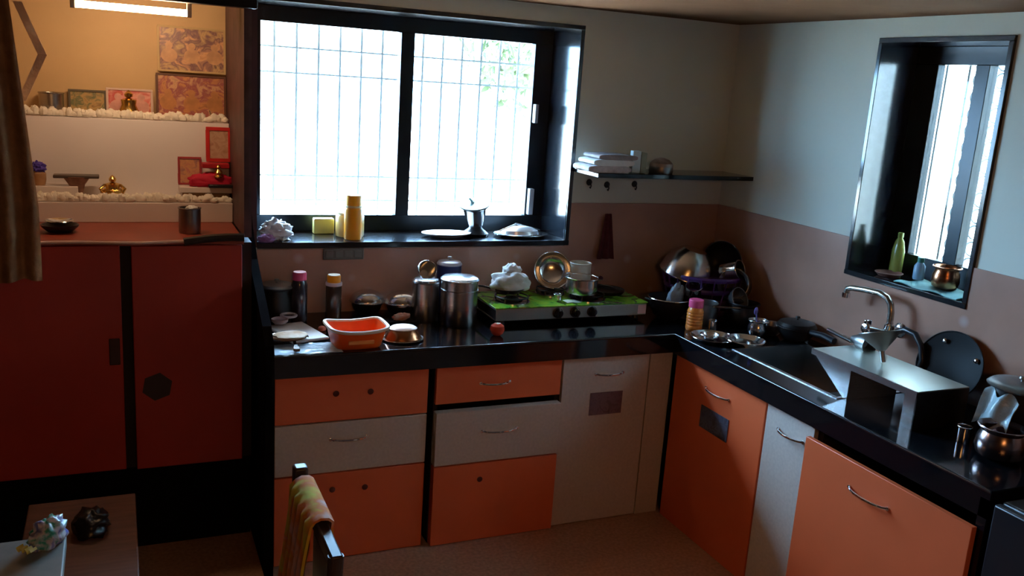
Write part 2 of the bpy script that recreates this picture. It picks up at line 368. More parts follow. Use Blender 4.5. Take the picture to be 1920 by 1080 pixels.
# ------------------------------------------------------------------ shelf on back wall
sx = -.857
t = thing('wall_shelf', 'black stone wall shelf right of the wide window', 'shelf', (0, 0, 0))
MB().box(sx, -.002, -.2516, -.002, 1.497, 1.517).build('shelf_board', granite, t, bevel=.002)
tow = mat('pink_white_cloth', (.62, .55, .55), .9, var=.3, scale=30, bump=.3)
for i, (w_, h_, l_, mt) in enumerate([(.22, .03, 'bottom striped folded cloth of the stack on wall shelf', tow), (.21, .026, 'middle white folded cloth of the stack on wall shelf', offwhite), (.2, .022, 'top grey-brown folded cloth of the stack on wall shelf', mat('grey_cloth', (.35, .3, .3), .9, var=.3, scale=20, bump=.3))]):
    z = 1.518+[0, .031, .058][i]
    b = MB()
    def fn(u, v, w_=w_, h_=h_):
        a = u*2*PI; 
        return (-.79+.02*i+math.copysign(abs(math.cos(a))**.4, math.cos(a))*w_/2*(1+.02*math.sin(v*9)), -.235+v*.15, z+h_/2+math.copysign(abs(math.sin(a))**.6, math.sin(a))*h_/2*(1+.08*math.sin(v*14+i)))
    n = 28; vs = []; fs = []
    for j in range(7):
        for k in range(n): vs.append(fn(k/n, j/6))
    for j in range(6):
        for k in range(n): q = (k+1) % n; fs.append((j*n+k, j*n+q, (j+1)*n+q, (j+1)*n+k))
    fs.append(tuple(range(n))); fs.append(tuple(6*n+k for k in range(n)))
    b.add(vs, fs); tag(b.build('folded_cloth', mt), l_, 'cloth', 'folded cloths on the wall shelf')
t = thing('small_box', 'small upright white and green box on the wall shelf', 'box', (-.62, -.2, 1.518), -.2)
MB().box(-.04, .0, -.02, .02, 0, .1).build('carton', mat('teal_white_carton', (.6, .75, .78), .4), t, bevel=.003)
MB().box(.001, .03, -.018, .018, 0, .095).build('carton', mat('olive_carton', (.3, .36, .28), .5), t, bevel=.003)
t = thing('domed_tin', 'round domed tin at the middle of wall shelf', 'tin', (-.48, -.17, 1.518))
MB().lathe([(.055, 0), (.058, .01), (.055, .03)], seg=28).build('base', steel_d, t)
MB().lathe([(.056, .03), (.053, .045), (.035, .062), (.012, .07), (0, .071)], seg=28).build('lid', mat('brown_foil', (.45, .36, .33), .5, .5, var=.4, scale=30), t)
tag(MB().lathe([(.09, 0), (.11, .006), (.108, .008), (.088, .003), (0, .003)], sy=.8, seg=32).build('plate', steel), 'pale steel plate overhanging the left end of wall shelf', 'plate', None, (-.745, -.17, 1.518))
bpy.data.objects['plate'].location = (-.80, -.12, 1.5175)
for i, (x, z, s_) in enumerate([(-.765, 1.447, 'leftmost'), (-.668, 1.437, 'middle'), (-.515, 1.443, 'rightmost')]):
    t = thing('wall_hook', s_+' of three dark round hooks below the wall shelf', 'hook', (x, 0, z), group='hooks under the wall shelf')
    MB().lathe([(.014, 0), (.016, .004), (.012, .008), (0, .009)], seg=16, M=RX(90)).build('backplate', blackm, t)
    MB().tube([(0, -.006, 0), (0, -.02, -.003), (0, -.026, -.015), (0, -.02, -.026), (0, -.012, -.022)], .003, 8).build('hook_arm', blackm, t)

# hanging maroon cloth
b = MB(); b.sheet(lambda u, v: (-.66+(u-.5)*(.03+.06*v), -.03-.006*math.sin(u*14)-.008*v, 1.30-.22*v), 12, 14, .003)
tag(b.build('hanging_cloth', mat('maroon_cloth', (.13, .02, .03), .9, var=.4, scale=15)), 'dark maroon cloth hanging on tiles under the wall shelf', 'cloth')
# socket plate under sill
t = thing('switch_plate', 'grey switch plate on tiles beneath window sill', 'switch')
MB().box(-2.028, -1.851, -.017, -.0085, 1.093, 1.143).build('plate', mat('grey_plate', (.13, .13, .11), .5), t, bevel=.003)
for i in range(4): MB().box(-2.018+.041*i, -1.985+.041*i, -.021, -.0165, 1.103, 1.133).build('switch', mat('grey_switch', (.17, .17, .15), .4), t, bevel=.002)

# ------------------------------------------------------------------ generic vessels
def vessel(name, label, cat, loc, r, h, mt, shape='straight', rim=True, group=None, rot=None, wall=.003):
    if shape == 'straight': pr = [(0, 0), (r*.96, 0), (r, .006), (r, h*.5), (r, h), (r-wall, h), (r-wall, .006), (0, .006)]
    elif shape == 'bowl': pr = [(0, 0), (r*.45, 0), (r*.7, h*.2), (r*.92, h*.6), (r, h), (r-wall, h), (r*.9-wall, h*.6), (r*.68, h*.2+wall), (r*.43, wall), (0, wall)]
    elif shape == 'pot': pr = [(0, 0), (r*.6, 0), (r*.9, h*.12), (r, h*.35), (r*.95, h*.65), (r*.82, h*.85), (r*.84, h*.93), (r*.98, h), (r*.96, h+wall), (r*.8, h*.93), (r*.78, h*.85), (r*.9, h*.65), (r*.95, h*.35), (r*.85, h*.14), (0, wall*2)]
    t = thing(name, label, cat, loc, group=group, rot=rot)
    MB().lathe(pr, seg=40).build('body', mt, t)
    if rim: MB().ring((0, 0, h), r*(.98 if shape == 'pot' else 1), .0028).build('rim', mt, t)
    return t
def lid(par, r, z, mt, dome=.02, knob=True, name='lid'):
    o = MB().lathe([(r, z), (r*1.02, z+.004), (r*.9, z+.008+dome*.5), (r*.5, z+.008+dome*.95), (0, z+.008+dome)], seg=36).build(name, mt, par)
    if knob: MB().lathe([(.004, z+.006+dome), (.004, z+.014+dome), (.011, z+.018+dome), (.009, z+.024+dome), (0, z+.026+dome)], seg=16).build('knob', mt, o)
    return o
def jar(name, label, loc, r, h, mt, capm, caph, capr=None, group=None, topm=None, ribs=0):
    t = thing(name, label, 'jar', loc, group=group); capr = capr or r*.85
    pr = [(0, 0), (r*.93, 0), (r, .008)]
    for i in range(ribs): z = .02+(h-.05)*i/max(1, ribs-1); pr += [(r, z), (r*.95, z+.004), (r, z+.008)]
    pr += [(r, h-.02), (r*.85, h-.006), (r*.8, h), (0, h)]
    MB().lathe(pr, seg=32).build('body', mt, t)
    c = MB().lathe([(capr, h+.001), (capr, h+caph-.003), (capr*.93, h+caph), (0, h+caph)], seg=32).build('cap', capm, t)
    if topm: MB().lathe([(capr*.92, h+caph+.0005), (capr*.9, h+caph+.003), (0, h+caph+.003)], seg=28).build('cap_top', topm, c)
    return t
pink = mat('pink_plastic', (.72, .08, .2), .4); yorange = mat('amber_plastic', (.95, .36, .01), .35)
Z = ZC+.0005
darkjar = mat('dark_filled_jar', (.05, .045, .06), .15, var=.4, scale=20, coat=.6)
# back counter, left to right
t = vessel('steel_pot', 'steel pot with lid at worktop far left under window', 'pot', (-2.235, -.10, Z), .068, .14, soot, 'pot'); lid(t, .07, .142, steel_d, .008)
jar('jar', 'dark jar with pink screw cap at the worktop back left', (-2.148, -.13, Z), .034, .175, darkjar, pink, .032, topm=mat('pale_pink', (.9, .55, .6), .4))
t = jar('jar', 'brown jar with orange cap and white top at worktop back', (-2.008, -.145, Z), .033, .165, mat('brown_jar', (.08, .05, .035), .2, var=.3, scale=15, coat=.5), yorange, .03, topm=mat('cream_cap', (.9, .85, .7), .4))
MB().lathe([(.034, .152), (.0345, .154), (.0345, .164), (.033, .166)], seg=28).build('seal_ring', mat('lilac_ring', (.7, .65, .75), .4), t)
for i, (x, y, l_) in enumerate([(-1.842, -.06, 'left of two black bowls with shiny domed steel lid'), (-1.70, -.11, 'right of two black bowls with shiny domed steel lid')]):
    t = thing('covered_bowl', l_, 'bowl', (x, y, Z), group='black bowls under steel domes')
    MB().lathe([(0, 0), (.035, 0), (.058, .02), (.07, .055), (.067, .055), (.055, .022), (0, .005)], seg=36).build('body', soot, t)
    MB().lathe([(.074, .052), (.076, .058), (.074, .068), (.066, .083), (.05, .096), (.03, .104), (.012, .107), (0, .1075)], seg=40).build('lid', steel, t)
    MB().ring((0, 0, .058), .075, .003).build('rim', steel, t)
t = thing('spice_packet', 'small white and orange packet leaning on right covered bowl', 'packet', (-1.735, -.225, Z+.025), rot=(.6, 0, .1))
MB().blob((0, 0, 0), .04, .012, .022, .15, 4, 3, flat=False).build('pouch', mat('orange_white_pack', (.9, .25, .05), .5, col2=(.85, .8, .8), scale=16), t)
tag(MB().sheet(lambda u, v: (-1.8+.19*u+.01*math.sin(v*7), -.23+.07*v, Z+.003+.002*math.sin(9*u+4*v)), 10, 5, .002).build('dark_cloth', mat('dark_cloth', (.03, .03, .035), .9)), 'black cloth lying before the covered bowls', 'cloth')
t = vessel('storage_jar', 'dark blue jar with grey lid behind the steel canisters', 'jar', (-1.475, -.075, Z), .055, .215, mat('navy_plastic', (.015, .02, .09), .3), rim=False); lid(t, .056, .216, mat('grey_lid', (.45, .45, .5), .4), .012)
t = vessel('canister', 'shorter steel canister with a tilted steel cup on top', 'canister', (-1.622, -.20, Z), .058, .17, steel_b); lid(t, .058, .171, steel, .006, False)
t = vessel('steel_cup', 'steel cup lying tilted on the shorter canister', 'cup', (-1.645, -.235, Z+.212), .038, .07, steel, 'bowl', rot=(math.radians(62), math.radians(-12), 0))
t = vessel('canister', 'wide tall steel canister with flat lid left of the stove', 'canister', (-1.50, -.285, Z), .079, .195, steel_b); lid(t, .081, .196, steel, .006, False)
MB().ring((0, 0, .155), .0795, .002).build('seam', steel, t)
for z_ in (.197,): MB().ring((0, 0, z_), .08, .004).build('rim', steel, t)

def tomato(loc, label, s=1.0):
    t = thing('tomato', label, 'tomato', loc)
    pr = [(0, 0), (.014, .001), (.026, .012), (.031, .027), (.027, .042), (.014, .051), (.005, .048), (0, .047)]
    MB().lathe([(r*s, z*s) for r, z in pr], seg=28).build('flesh', mat('tomato_red', (.75, .09, .05), .25, var=.15, scale=20), t)
    b = MB()
    for k in range(5):
        a = k*2*PI/5; b.add([(0, 0, .0485*s), (.006*math.cos(a+.4), .006*math.sin(a+.4), .052*s), (.014*math.cos(a), .014*math.sin(a), .053*s), (.006*math.cos(a-.4), .006*math.sin(a-.4), .052*s)], [(0, 1, 2, 3)])
    b.build('calyx', mat('stem_green', (.12, .25, .05), .6), t); return t
tomato((-1.399, -.485, Z), 'red tomato on worktop edge in front of the stove')

# orange basket
t = thing('basket', 'orange plastic basket with pale rolled rim at worktop front', 'basket', (-2.0, -.51, Z), .03)
def sq(a, rx, ry, n=5): c, s_ = math.cos(a), math.sin(a); return (math.copysign(abs(c)**(2/n), c)*rx, math.copysign(abs(s_)**(2/n), s_)*ry)
def shell(levels, seg=48, wave=0):
    vs = []; fs = []
    for rx, ry, z in levels:
        for i in range(seg):
            a = 2*PI*i/seg; x, y = sq(a, rx, ry); vs.append((x, y, z-(wave*(1-(x/rx)**2)*z/.085)))
    for j in range(len(levels)-1):
        for i in range(seg): k = (i+1) % seg; fs.append((j*seg+i, j*seg+k, (j+1)*seg+k, (j+1)*seg+i))
    fs.append(tuple(range(seg))[::-1]); fs.append(tuple((len(levels)-1)*seg+i for i in range(seg)))
    return vs, fs
opl = mat('orange_plastic', (.9, .11, .006), .4, var=.1, scale=10)
v_, f_ = shell([(.083, .06, 0), (.09, .068, .01), (.1, .078, .05), (.108, .085, .082), (.104, .081, .082), (.094, .072, .05), (.083, .061, .012), (.05, .03, .006)], wave=.012)
MB().add(v_, f_).build('body', opl, t)
pts = []
for i in range(60):
    a = 2*PI*i/60; x, y = sq(a, .112, .089); pts.append((x, y, .084-.012*(1-(x/.112)**2)))
MB().tube(pts, .0075, 8, True).build('rim', mat('pale_rim_plastic', (.75, .62, .5), .4), t)
MB().box(-.05, .05, -.0835, -.075, .025, .04).build('embossed_band', mat('light_orange', (.9, .3, .08), .4), t, bevel=.003)
tag(MB().blob((0, 0, 0), .025, .009, .009, .15, 3, 5, 16, 10).build('garlic_clove', mat('garlic_white', (.85, .75, .65), .5)), 'pale garlic clove inside the orange basket', 'garlic', None, (-1.985, -.515, Z+.013), (0, 0, .4))
# onion plate
t = thing('saucer', 'small white saucer behind the orange basket', 'saucer', (-1.925, -.345, Z))
MB().lathe([(0, 0), (.03, 0), (.055, .012), (.054, .015), (.028, .004), (0, .004)], seg=32).build('dish', white, t)
MB().ring((0, 0, .0135), .0545, .0018).build('rim', white, t)
t = thing('onion_half', 'cut pink onion half on the small white saucer', 'onion', (-1.923, -.345, Z+.008))
MB().lathe([(0, 0), (.02, .002), (.026, .012), (.02, .024), (.006, .029), (0, .031)], seg=24).build('flesh', mat('onion_pink', (.6, .2, .2), .4, var=.3, scale=30), t)
MB().tube([(0, 0, .029), (.003, .002, .04), (.008, .0, .046)], .002, 6).build('stem', mat('onion_skin', (.4, .25, .12), .7), t)
tag(MB().blob((0, 0, 0), .017, .014, .012, .1, 3, 9, 16, 10).build('radish_piece', mat('pinkish_red', (.8, .25, .2), .4)), 'small pink vegetable piece between chopping board and basket', 'vegetable', None, (-2.085, -.29, Z))
# bread loaf / steel box
t = thing('casserole_dish', 'copper-toned oval dish with pale lid right of orange basket', 'dish', (-1.80, -.47, Z), 0)
MB().lathe([(0, .003), (.074, .003), (.076, .008), (.066, .03), (.054, .044), (.05, .044), (0, .04)], seg=40, sx=1.0, sy=.8).build('body', copper, t)
MB().lathe([(.056, .0445), (.057, .048), (.045, .055), (.025, .059), (0, .06)], seg=40, sx=1.0, sy=.8).build('lid', mat('pale_metal_lid', (.75, .6, .52), .4, .5), t)
MB().lathe([(0, 0), (.06, 0), (.085, .006), (.083, .008), (.06, .003), (0, .003)], seg=40, sy=.85).build('under_plate', steel, t)
# left chopping things: plastic sheet, board, flatbread, knife
t = thing('chopping_board', 'white chopping board lying at the left worktop end', 'board', (-2.19, -.33, Z+.004), .25)
MB().box(-.08, .075, -.13, .12, 0, .012).build('board', mat('board_white', (.72, .78, .8), .4), t, bevel=.006)
tag(MB().sheet(lambda u, v: (-2.318+.25*u, -.597+.13*v, Z+.003+.003*noise.noise(Vector((u*9, v*6, 0)))), 22, 12, .0015).build('plastic_sheet', mat('bluish_plastic', (.45, .62, .72), .2, var=.25, scale=20, bump=.3, bscale=30)), 'crinkled bluish plastic sheet at left worktop corner', 'plastic sheet')
t = thing('flatbread', 'round pale flatbread stack on plate at left worktop end', 'bread', (-2.245, -.44, Z+.017), 0)
MB().lathe([(0, 0), (.05, 0), (.078, .008), (.076, .01), (.05, .004), (0, .004)], seg=32, sy=.8).build('plate', steel, t)
for i in range(3): MB().blob((.004*i, -.003*i, .006+.005*i), .066, .052, .004, .1, 5, i, 28, 8).build('bread', mat('bread_pale', (.78, .7, .56), .8, col2=(.5, .3, .15), scale=14), t)
t = thing('knife', 'kitchen knife with brown handle pointing at worktop edge', 'knife', (-2.235, -.53, Z+.012), -.1)
MB().prism([(-.009, -.03), (.012, -.03), (.014, -.062), (0.0, -.066), (-.01, -.06)], 'z', 0, .011).build('handle', mat('brown_handle', (.16, .11, .06), .5), t, bevel=.002)
MB().prism([(-.004, -.03), (.008, -.03), (.008, .05), (.001, .08), (-.004, .05)], 'z', .004, .006).build('blade', steel, t)
t = thing('strainer', 'round pinkish strainer with ring handle behind chopping board', 'strainer', (-2.245, -.245, Z+.02), .5)
MB().lathe([(0, 0), (.02, .003), (.032, .014), (.034, .024), (.031, .024), (.028, .014), (0, .006)], seg=24).build('bowl', mat('greyish_pink', (.42, .36, .4), .5), t)
MB().ring((.06, .02, .024), .03, .0055, 24).build('ring_handle', MATS['greyish_pink'], t)
t = thing('spatula', 'pale flat spatula leaning against the black side panel', 'spatula', (-2.305, -.30, Z+.0), 0)
MB().tube([(0, -.06, .005), (-.004, 0, .06), (-.008, .05, .12)], [.01, .007, .006], 8).build('handle', mat('pale_blue_plastic', (.55, .68, .75), .4), t)

# ------------------------------------------------------------------ stove
t = thing('gas_stove', 'three-burner gas stove with green glass top and steel body', 'stove', (-.98, -.215, Z), -.005)
W2, D2 = .375, .145
greenm = ramp_mat('green_leaf_glass', [(.03, .12, .02), (.08, .32, .03), (.2, .42, .03), (.04, .2, .03), (.3, .35, .08)], 7, .08, 2.0)
sb = MB().box(-W2, W2, -D2, D2, .022, .076).build('body', mat('stove_steel', (.5, .48, .44), .35, .85), t, bevel=.003)
MB().box(-W2+.0, -W2+.002, -D2, D2, .03, .07).build('side_panel', steel_b, t)
MB().box(W2-.045, W2-.004, -D2-.002, -D2+.0, .03, .07).build('badge', mat('pink_badge', (.75, .45, .45), .4), t)
MB().box(-W2-.004, W2+.004, -D2-.006, D2+.004, .077, .083).build('glass_top', greenm, t, bevel=.001)
for x in (-W2+.04, W2-.04):
    for y in (-D2+.03, D2-.03): MB().lathe([(.014, 0), (.016, .004), (.011, .022)], (x, y, 0), 16).build('foot', blackp, t)
for x in (-.08, .005, .09):
    k = MB().lathe([(.024, 0), (.024, .004), (.019, .006), (.018, .022), (.014, .026), (0, .026)], (x, -D2-.0005, .05), 28, RX(90)).build('knob', blackp, t)
    MB().box(x-.004, x+.004, -D2-.034, -D2-.024, .034, .066).build('grip', blackp, k, bevel=.001)
def burner(x, y, R):
    k = MB().lathe([(R, .084), (R*1.0, .087), (R*.85, .09), (R*.6, .087), (R*.6, .084)], (x, y, 0), 40).build('drip_ring', steel, t)
    MB().lathe([(R*.4, .084), (R*.4, .097), (R*.3, .103), (R*.1, .104), (R*.1, .099), (0, .099)], (x, y, 0), 28).build('burner_head', soot, k)
    g = MB()
    for i in range(4):
        a = PI/4+i*PI/2; c, s_ = math.cos(a), math.sin(a)
        g.tube([(x+c*R*.95, y+s_*R*.95, .088), (x+c*R*.9, y+s_*R*.9, .108), (x+c*R*.3, y+s_*R*.3, .11)], .004, 6)
    g.ring((x, y, .107), R*.9, .0035, 28); g.build('pan_support', blackm, k)
burner(-.26, -.04, .082); burner(-.02, .07, .07); burner(.115, -.045, .085)
# white cloth bundle on left burner, on small pan
t = thing('roasting_pan', 'small black pan on the left stove burner', 'pan', (-1.24, -.20, Z+.113))
MB().lathe([(0, 0), (.055, 0), (.078, .02), (.075, .021), (.053, .004), (0, .004)], seg=32).build('body', soot, t)
MB().tube([(-.07, 0, .016), (-.11, .02, .024), (-.14, .03, .026)], .005, 8).build('handle', blackp, t)
b = MB(); b.blob((0, 0, 0), .085, .062, .055, .22, 2.6, 4, 36, 22)
o = tag(b.build('cloth_bundle', offwhite, ang=80), 'crumpled white cloth heaped on the left stove burner', 'cloth', None, (-1.235, -.205, Z+.122))
MB().blob((.015, .01, .05), .042, .036, .042, .2, 3, 8, 28, 18).build('cloth_knot', offwhite, o, ang=80)
# pot on right burner
t = vessel('cooking_pot', 'shiny steel cooking pot on the right stove burner', 'pot', (-.895, -.255, Z+.113), .074, .07, steel_p, 'straight'); 
MB().lathe([(.073, .064), (.094, .071), (.095, .074), (.072, .0705)], seg=40).build('lip', chrome, t)
t2 = thing('frying_pan', 'black flat pan at the right end of stove', 'pan', (-.715, -.17, Z+.085), 0)
MB().lathe([(0, 0), (.075, 0), (.09, .018), (.087, .019), (.073, .004), (0, .004)], seg=36).build('body', soot, t2)
MB().tube([(-.06, .04, .018), (-.09, .07, .03), (-.13, .11, .034)], [.007, .006, .008], 8).build('handle', blackp, t2)
t = thing('tongs', 'steel tongs resting on the black pan right of stove', 'tongs', (-.74, -.17, Z+.112), .0)
for s_ in (-1, 1): MB().tube([(-.07, .07+.004*s_, 0), (-.01, .035+.012*s_, .006), (.06, 0+.004*s_, 0)], .003, 6).build('arm', steel, t)
# vessels behind the stove
t = vessel('steel_basin', 'steel bowl leaning upright on tiles behind the stove', 'bowl', (-.965, -.085, 1.035), .085, .05, steel, 'bowl', rot=(math.radians(72), 0, math.radians(-25)))
t = vessel('beige_pot', 'beige metal pot standing at the back of stove behind steel pot', 'pot', (-.845, -.135, Z+.0835), .05, .14, mat('beige_enamel', (.55, .5, .4), .35, var=.2), 'straight')
t = vessel('small_steel_cup', 'tiny steel cup on the green stove top middle', 'cup', (-1.03, -.285, Z+.084), .017, .03, steel)
tag(MB().sheet(lambda u, v: (-1.0+.07*u, -.33+.05*v, Z+.0845+.002*math.sin(5*u)), 5, 5, .001).build('paper_slip', mat('pale_green_paper', (.6, .75, .6), .5)), 'pale slip of paper on green stove top', 'paper')

# ------------------------------------------------------------------ corner: kadai, jar, plates
t = vessel('kadai', 'black wok with steel rim right of the stove', 'wok', (-.485, -.36, Z), .098, .10, soot, 'bowl'); MB().ring((0, 0, .1), .099, .003).build('steel_rim', steel, t)
for s_ in (-1, 1): MB().tube([(s_*.09, -.02, .09), (s_*.118, -.018, .098), (s_*.118, .018, .098), (s_*.09, .02, .09)], .004, 8).build('handle', blackm, t)
b = MB(); b.blob((0, 0, 0), .05, .03, .07, .2, 3, 12)
tag(b.build('grey_rag', mat('bluegrey_cloth', (.35, .43, .5), .9, var=.15, bump=.3), ang=80), 'blue-grey crumpled rag stuffed in the black wok', 'cloth', None, (-.455, -.345, Z+.055), (0, .5, .4))
jar('jar', 'amber ribbed jar with bright pink lid beside the black wok', (-.475, -.56, Z), .037, .105, mat('amber_spice_jar', (.85, .25, .03), .3, var=.2, scale=14, coat=.4), pink, .035, .033, ribs=5)
t = vessel('saucepan', 'small steel saucepan with shiny handle behind pink-lidded jar', 'saucepan', (-.36, -.47, Z), .06, .10, steel_d)
MB().tube([(.0, -.058, .092), (.05, -.09, .097), (.1, -.13, .10)], [.005, .006, .007], 8).build('handle', chrome, t)
t = vessel('steel_tumbler', 'small bluish steel tumbler next to the amber jar', 'tumbler', (-.405, -.60, Z), .018, .05, steel)
for i, (x, y, r_, l_) in enumerate([(-.49, -.725, .098, 'larger left steel plate on corner of the worktop'), (-.375, -.80, .085, 'smaller right steel plate next to the sink')]):
    t = thing('steel_plate', l_, 'plate', (x, y, Z+.001*i), group='steel plates by the sink')
    MB().lathe([(0, 0), (r_*.8, 0), (r_*.95, .012), (r_, .018), (r_*.97, .019), (r_*.78, .003), (0, .003)], seg=44).build('dish', steel, t)
    MB().ring((0, 0, .018), r_*.99, .0022, 44).build('rim', chrome, t)
t = vessel('steel_katori', 'small round steel bowl sitting on the left plate', 'bowl', (-.50, -.715, Z+.004), .04, .02, steel, 'bowl')

# ------------------------------------------------------------------ dish rack
t = thing('dish_rack', 'purple plastic dish basket heaped with vessels in the corner', 'basket', (-.215, -.225, Z))
pur = mat('purple_plastic', (.09, .035, .16), .3)
for z_, r_ in ((.004, .15), (.06, .165), (.11, .18), (.17, .195)):
    MB().lathe([(r_, z_), (r_+.004, z_+.012), (r_+.001, z_+.022), (r_-.003, z_+.012)], seg=48).build('band', pur, t)
for k in range(20):
    a = 2*PI*k/20; MB().tube([(.15*math.cos(a), .15*math.sin(a), .005), (.197*math.cos(a), .197*math.sin(a), .185)], .004, 6).build('upright', pur, t)
MB().lathe([(0, 0), (.148, 0), (.15, .004), (0, .005)], seg=40).build('base', pur, t)
def inrack(nm, label, cat, loc, r_, h_, mt, shape, rot): return vessel(nm, label, cat, loc, r_, h_, mt, shape, rot=tuple(math.radians(a) for a in rot))
inrack('mixing_bowl', 'large upturned steel bowl on top of dish basket', 'bowl', (-.285, -.24, Z+.30), .13, .13, steel_p, 'bowl', (192, 10, 0))
inrack('steel_mug', 'steel mug lying on the right side of dish basket', 'mug', (-.15, -.30, Z+.20), .045, .09, steel, 'straight', (60, 50, 0))
inrack('steel_mug', 'tilted steel mug deep inside left of dish basket', 'mug', (-.34, -.34, Z+.07), .038, .09, steel, 'straight', (20, -15, 0))
inrack('brass_pot', 'brownish round pot at the right of dish basket', 'pot', (-.085, -.34, Z+.13), .075, .10, steel_d, 'pot', (70, 20, -60))
inrack('dark_kadai', 'dark wok leaning on the tiles behind dish basket', 'wok', (-.075, -.22, Z+.24), .10, .06, soot, 'bowl', (90, 0, -60))
inrack('steel_bowl', 'small steel bowl standing below dish basket pots', 'bowl', (-.19, -.44, Z+.09), .055, .05, steel_d, 'bowl', (60, 30, 0))
inrack('dark_pot', 'dark cooking pot on worktop before the dish basket', 'pot', (-.17, -.51, Z), .072, .10, soot, 'pot', (0, 0, 0))

# steel things by the tap
vessel('steel_pot', 'small shiny steel pot next to the steel plates', 'pot', (-.235, -.70, Z), .045, .07, steel, 'pot')
vessel('steel_bowl', 'shallow steel bowl behind the shiny steel pot', 'bowl', (-.155, -.70, Z), .05, .05, steel_d, 'bowl')
t = thing('spoon', 'purple spoon standing in the small steel pot', 'spoon', (-.235, -.70, Z+.01), .4)
MB().tube([(0, 0, 0), (-.012, 0, .06), (-.03, 0, .1)], .0035, 8).build('handle', mat('violet_plastic', (.2, .15, .45), .4), t)
MB().blob((-.034, 0, .108), .014, .006, .018, 0, 1, 1, 16, 10, False).build('bowl', MATS['violet_plastic'], t)
t = vessel('pressure_cooker', 'black pan with copper-lit lid against tiles near the tap', 'pan', (-.105, -.80, Z), .085, .065, soot, 'bowl'); lid(t, .084, .066, soot, .02)
MB().tube([(0, -.08, .06), (.01, -.15, .066), (.012, -.22, .06)], [.012, .013, .015], 10).build('handle', blackp, t)

# ------------------------------------------------------------------ sink and stand
t = thing('sink', 'recessed stainless steel sink basin in the right worktop', 'sink', (0, 0, 0))
b = MB(); zb_ = .69
b.box(SX0, SX1, SY0, SY1, zb_, zb_+.004)
b.box(SX0, SX0+.004, SY0, SY1, zb_, ZC).box(SX1-.004, SX1, SY0, SY1, zb_, ZC).box(SX0, SX1, SY0, SY0+.004, zb_, ZC).box(SX0, SX1, SY1-.004, SY1, zb_, ZC)
b.build('basin', steel_b, t, smooth=False)
b = MB(); e = .012
b.box(SX0-e, SX1+e, SY0-e, SY0+.004, ZC, ZC+.003).box(SX0-e, SX1+e, SY1-.004, SY1+e, ZC, ZC+.003).box(SX0-e, SX0+.004, SY0, SY1, ZC, ZC+.003).box(SX1-.004, SX1+e, SY0, SY1, ZC, ZC+.003)
b.build('rim', steel_b, t, smooth=False)
MB().lathe([(.03, zb_+.004), (.034, zb_+.006), (.02, zb_+.007), (0, zb_+.0045)], ((SX0+SX1)/2, -1.15, 0), 24).build('drain', chrome, t)
t = thing('steel_stand', 'stainless steel stand with bright top right of the sink', 'stand', (0, 0, 0))
zt = .995
MB().box(-.46, -.225, -1.785, -1.29, zt-.004, zt).build('top', mat('stand_top_steel', (.8, .84, .76), .32, 1, bump=.1, bscale=6), t, bevel=.001)
MB().box(-.463, -.458, -1.785, -1.29, zt-.022, zt).build('front_lip', steel_b, t)
MB().box(-.46, -.225, -1.787, -1.782, Z, zt-.004).build('side_panel', mat('unlit_side_steel', (.1, .1, .1), .2, .9), t)  # darker steel paints in the unlit right side of the stand
MB().box(-.46, -.225, -1.492, -1.487, Z, zt-.004).build('side_panel', steel_b, t)
MB().prism([(-1.31, zt-.022), (-1.487, zt-.022), (-1.487, Z), (-1.475, Z)], 'x', -.459, -.456).build('gusset', steel_b, t)
MB().box(-.459, -.455, -1.783, -1.735, Z, zt-.022).build('reflection_strip', steel_b, t)  # steel strip put in for the bluish reflection on the front
# strainer ladle lying on stand
t = thing('funnel', 'grey steel funnel tipped over on the steel stand', 'funnel', (-.33, -1.50, zt+.004), 0)
MB().lathe([(.07, .0), (.071, .003), (.05, .03), (.015, .066), (.009, .07), (.008, .11), (.0, .11)], (0, .03, .104), 32, RX(160)).build('cone', steel_d, t)
t = thing('steel_scoop', 'long steel scoop lying across sink back and stand', 'scoop', (-.25, -1.28, zt+.012), 0)
MB().tube([(.02, .16, 0), (0, .06, .0), (-.01, 0, 0)], .009, 10).build('handle', steel, t)
MB().lathe([(.012, 0), (.02, .02), (.035, .05), (.038, .09), (.035, .09), (.03, .05), (0, .03)], (-.01, 0, .012), 24, RX(90)).build('scoop_bowl', steel_d, t)
# tap
t = thing('tap', 'wall-mounted chrome swan-neck tap above the sink', 'tap', (0, 0, 0))
MB().lathe([(.028, 0), (.03, .004), (.022, .01), (.014, .012), (.013, .06)], (-.009, -1.27, 1.035), 28, RY(-90)).build('wall_flange', steel, t)
MB().lathe([(.0, -.03), (.019, -.03), (.021, 0), (.019, .03), (.013, .036), (.011, .055)], (-.07, -1.27, 1.03), 28).build('valve_body', steel, t)
pth = [(-.07, -1.27, 1.06), (-.07, -1.268, 1.11), (-.07, -1.26, 1.14), (-.072, -1.24, 1.162), (-.074, -1.2, 1.172), (-.078, -1.13, 1.168), (-.082, -1.06, 1.16), (-.083, -1.04, 1.152), (-.083, -1.036, 1.135)]
MB().tube(pth, .0125, 14).build('spout', mat('satin_chrome', (.5, .48, .42), .25, 1), t)
MB().lathe([(.016, 0), (.017, .02), (.014, .022)], (-.083, -1.036, 1.115), 20).build('nozzle', chrome, t)
k = MB().tube([(-.085, -1.27, 1.03), (-.12, -1.25, 1.035), (-.145, -1.235, 1.04)], [.013, .011, .012], 12).build('valve_stem', steel, t)
MB().lathe([(.008, 0), (.02, .004), (.022, .012), (.016, .02), (0, .022)], (-.145, -1.235, 1.04), 20, RY(-80)).build('knob', chrome, k)
MB().box(-.16, -.13, -1.24, -1.225, 1.05, 1.075).build('lever', chrome, k, bevel=.004)
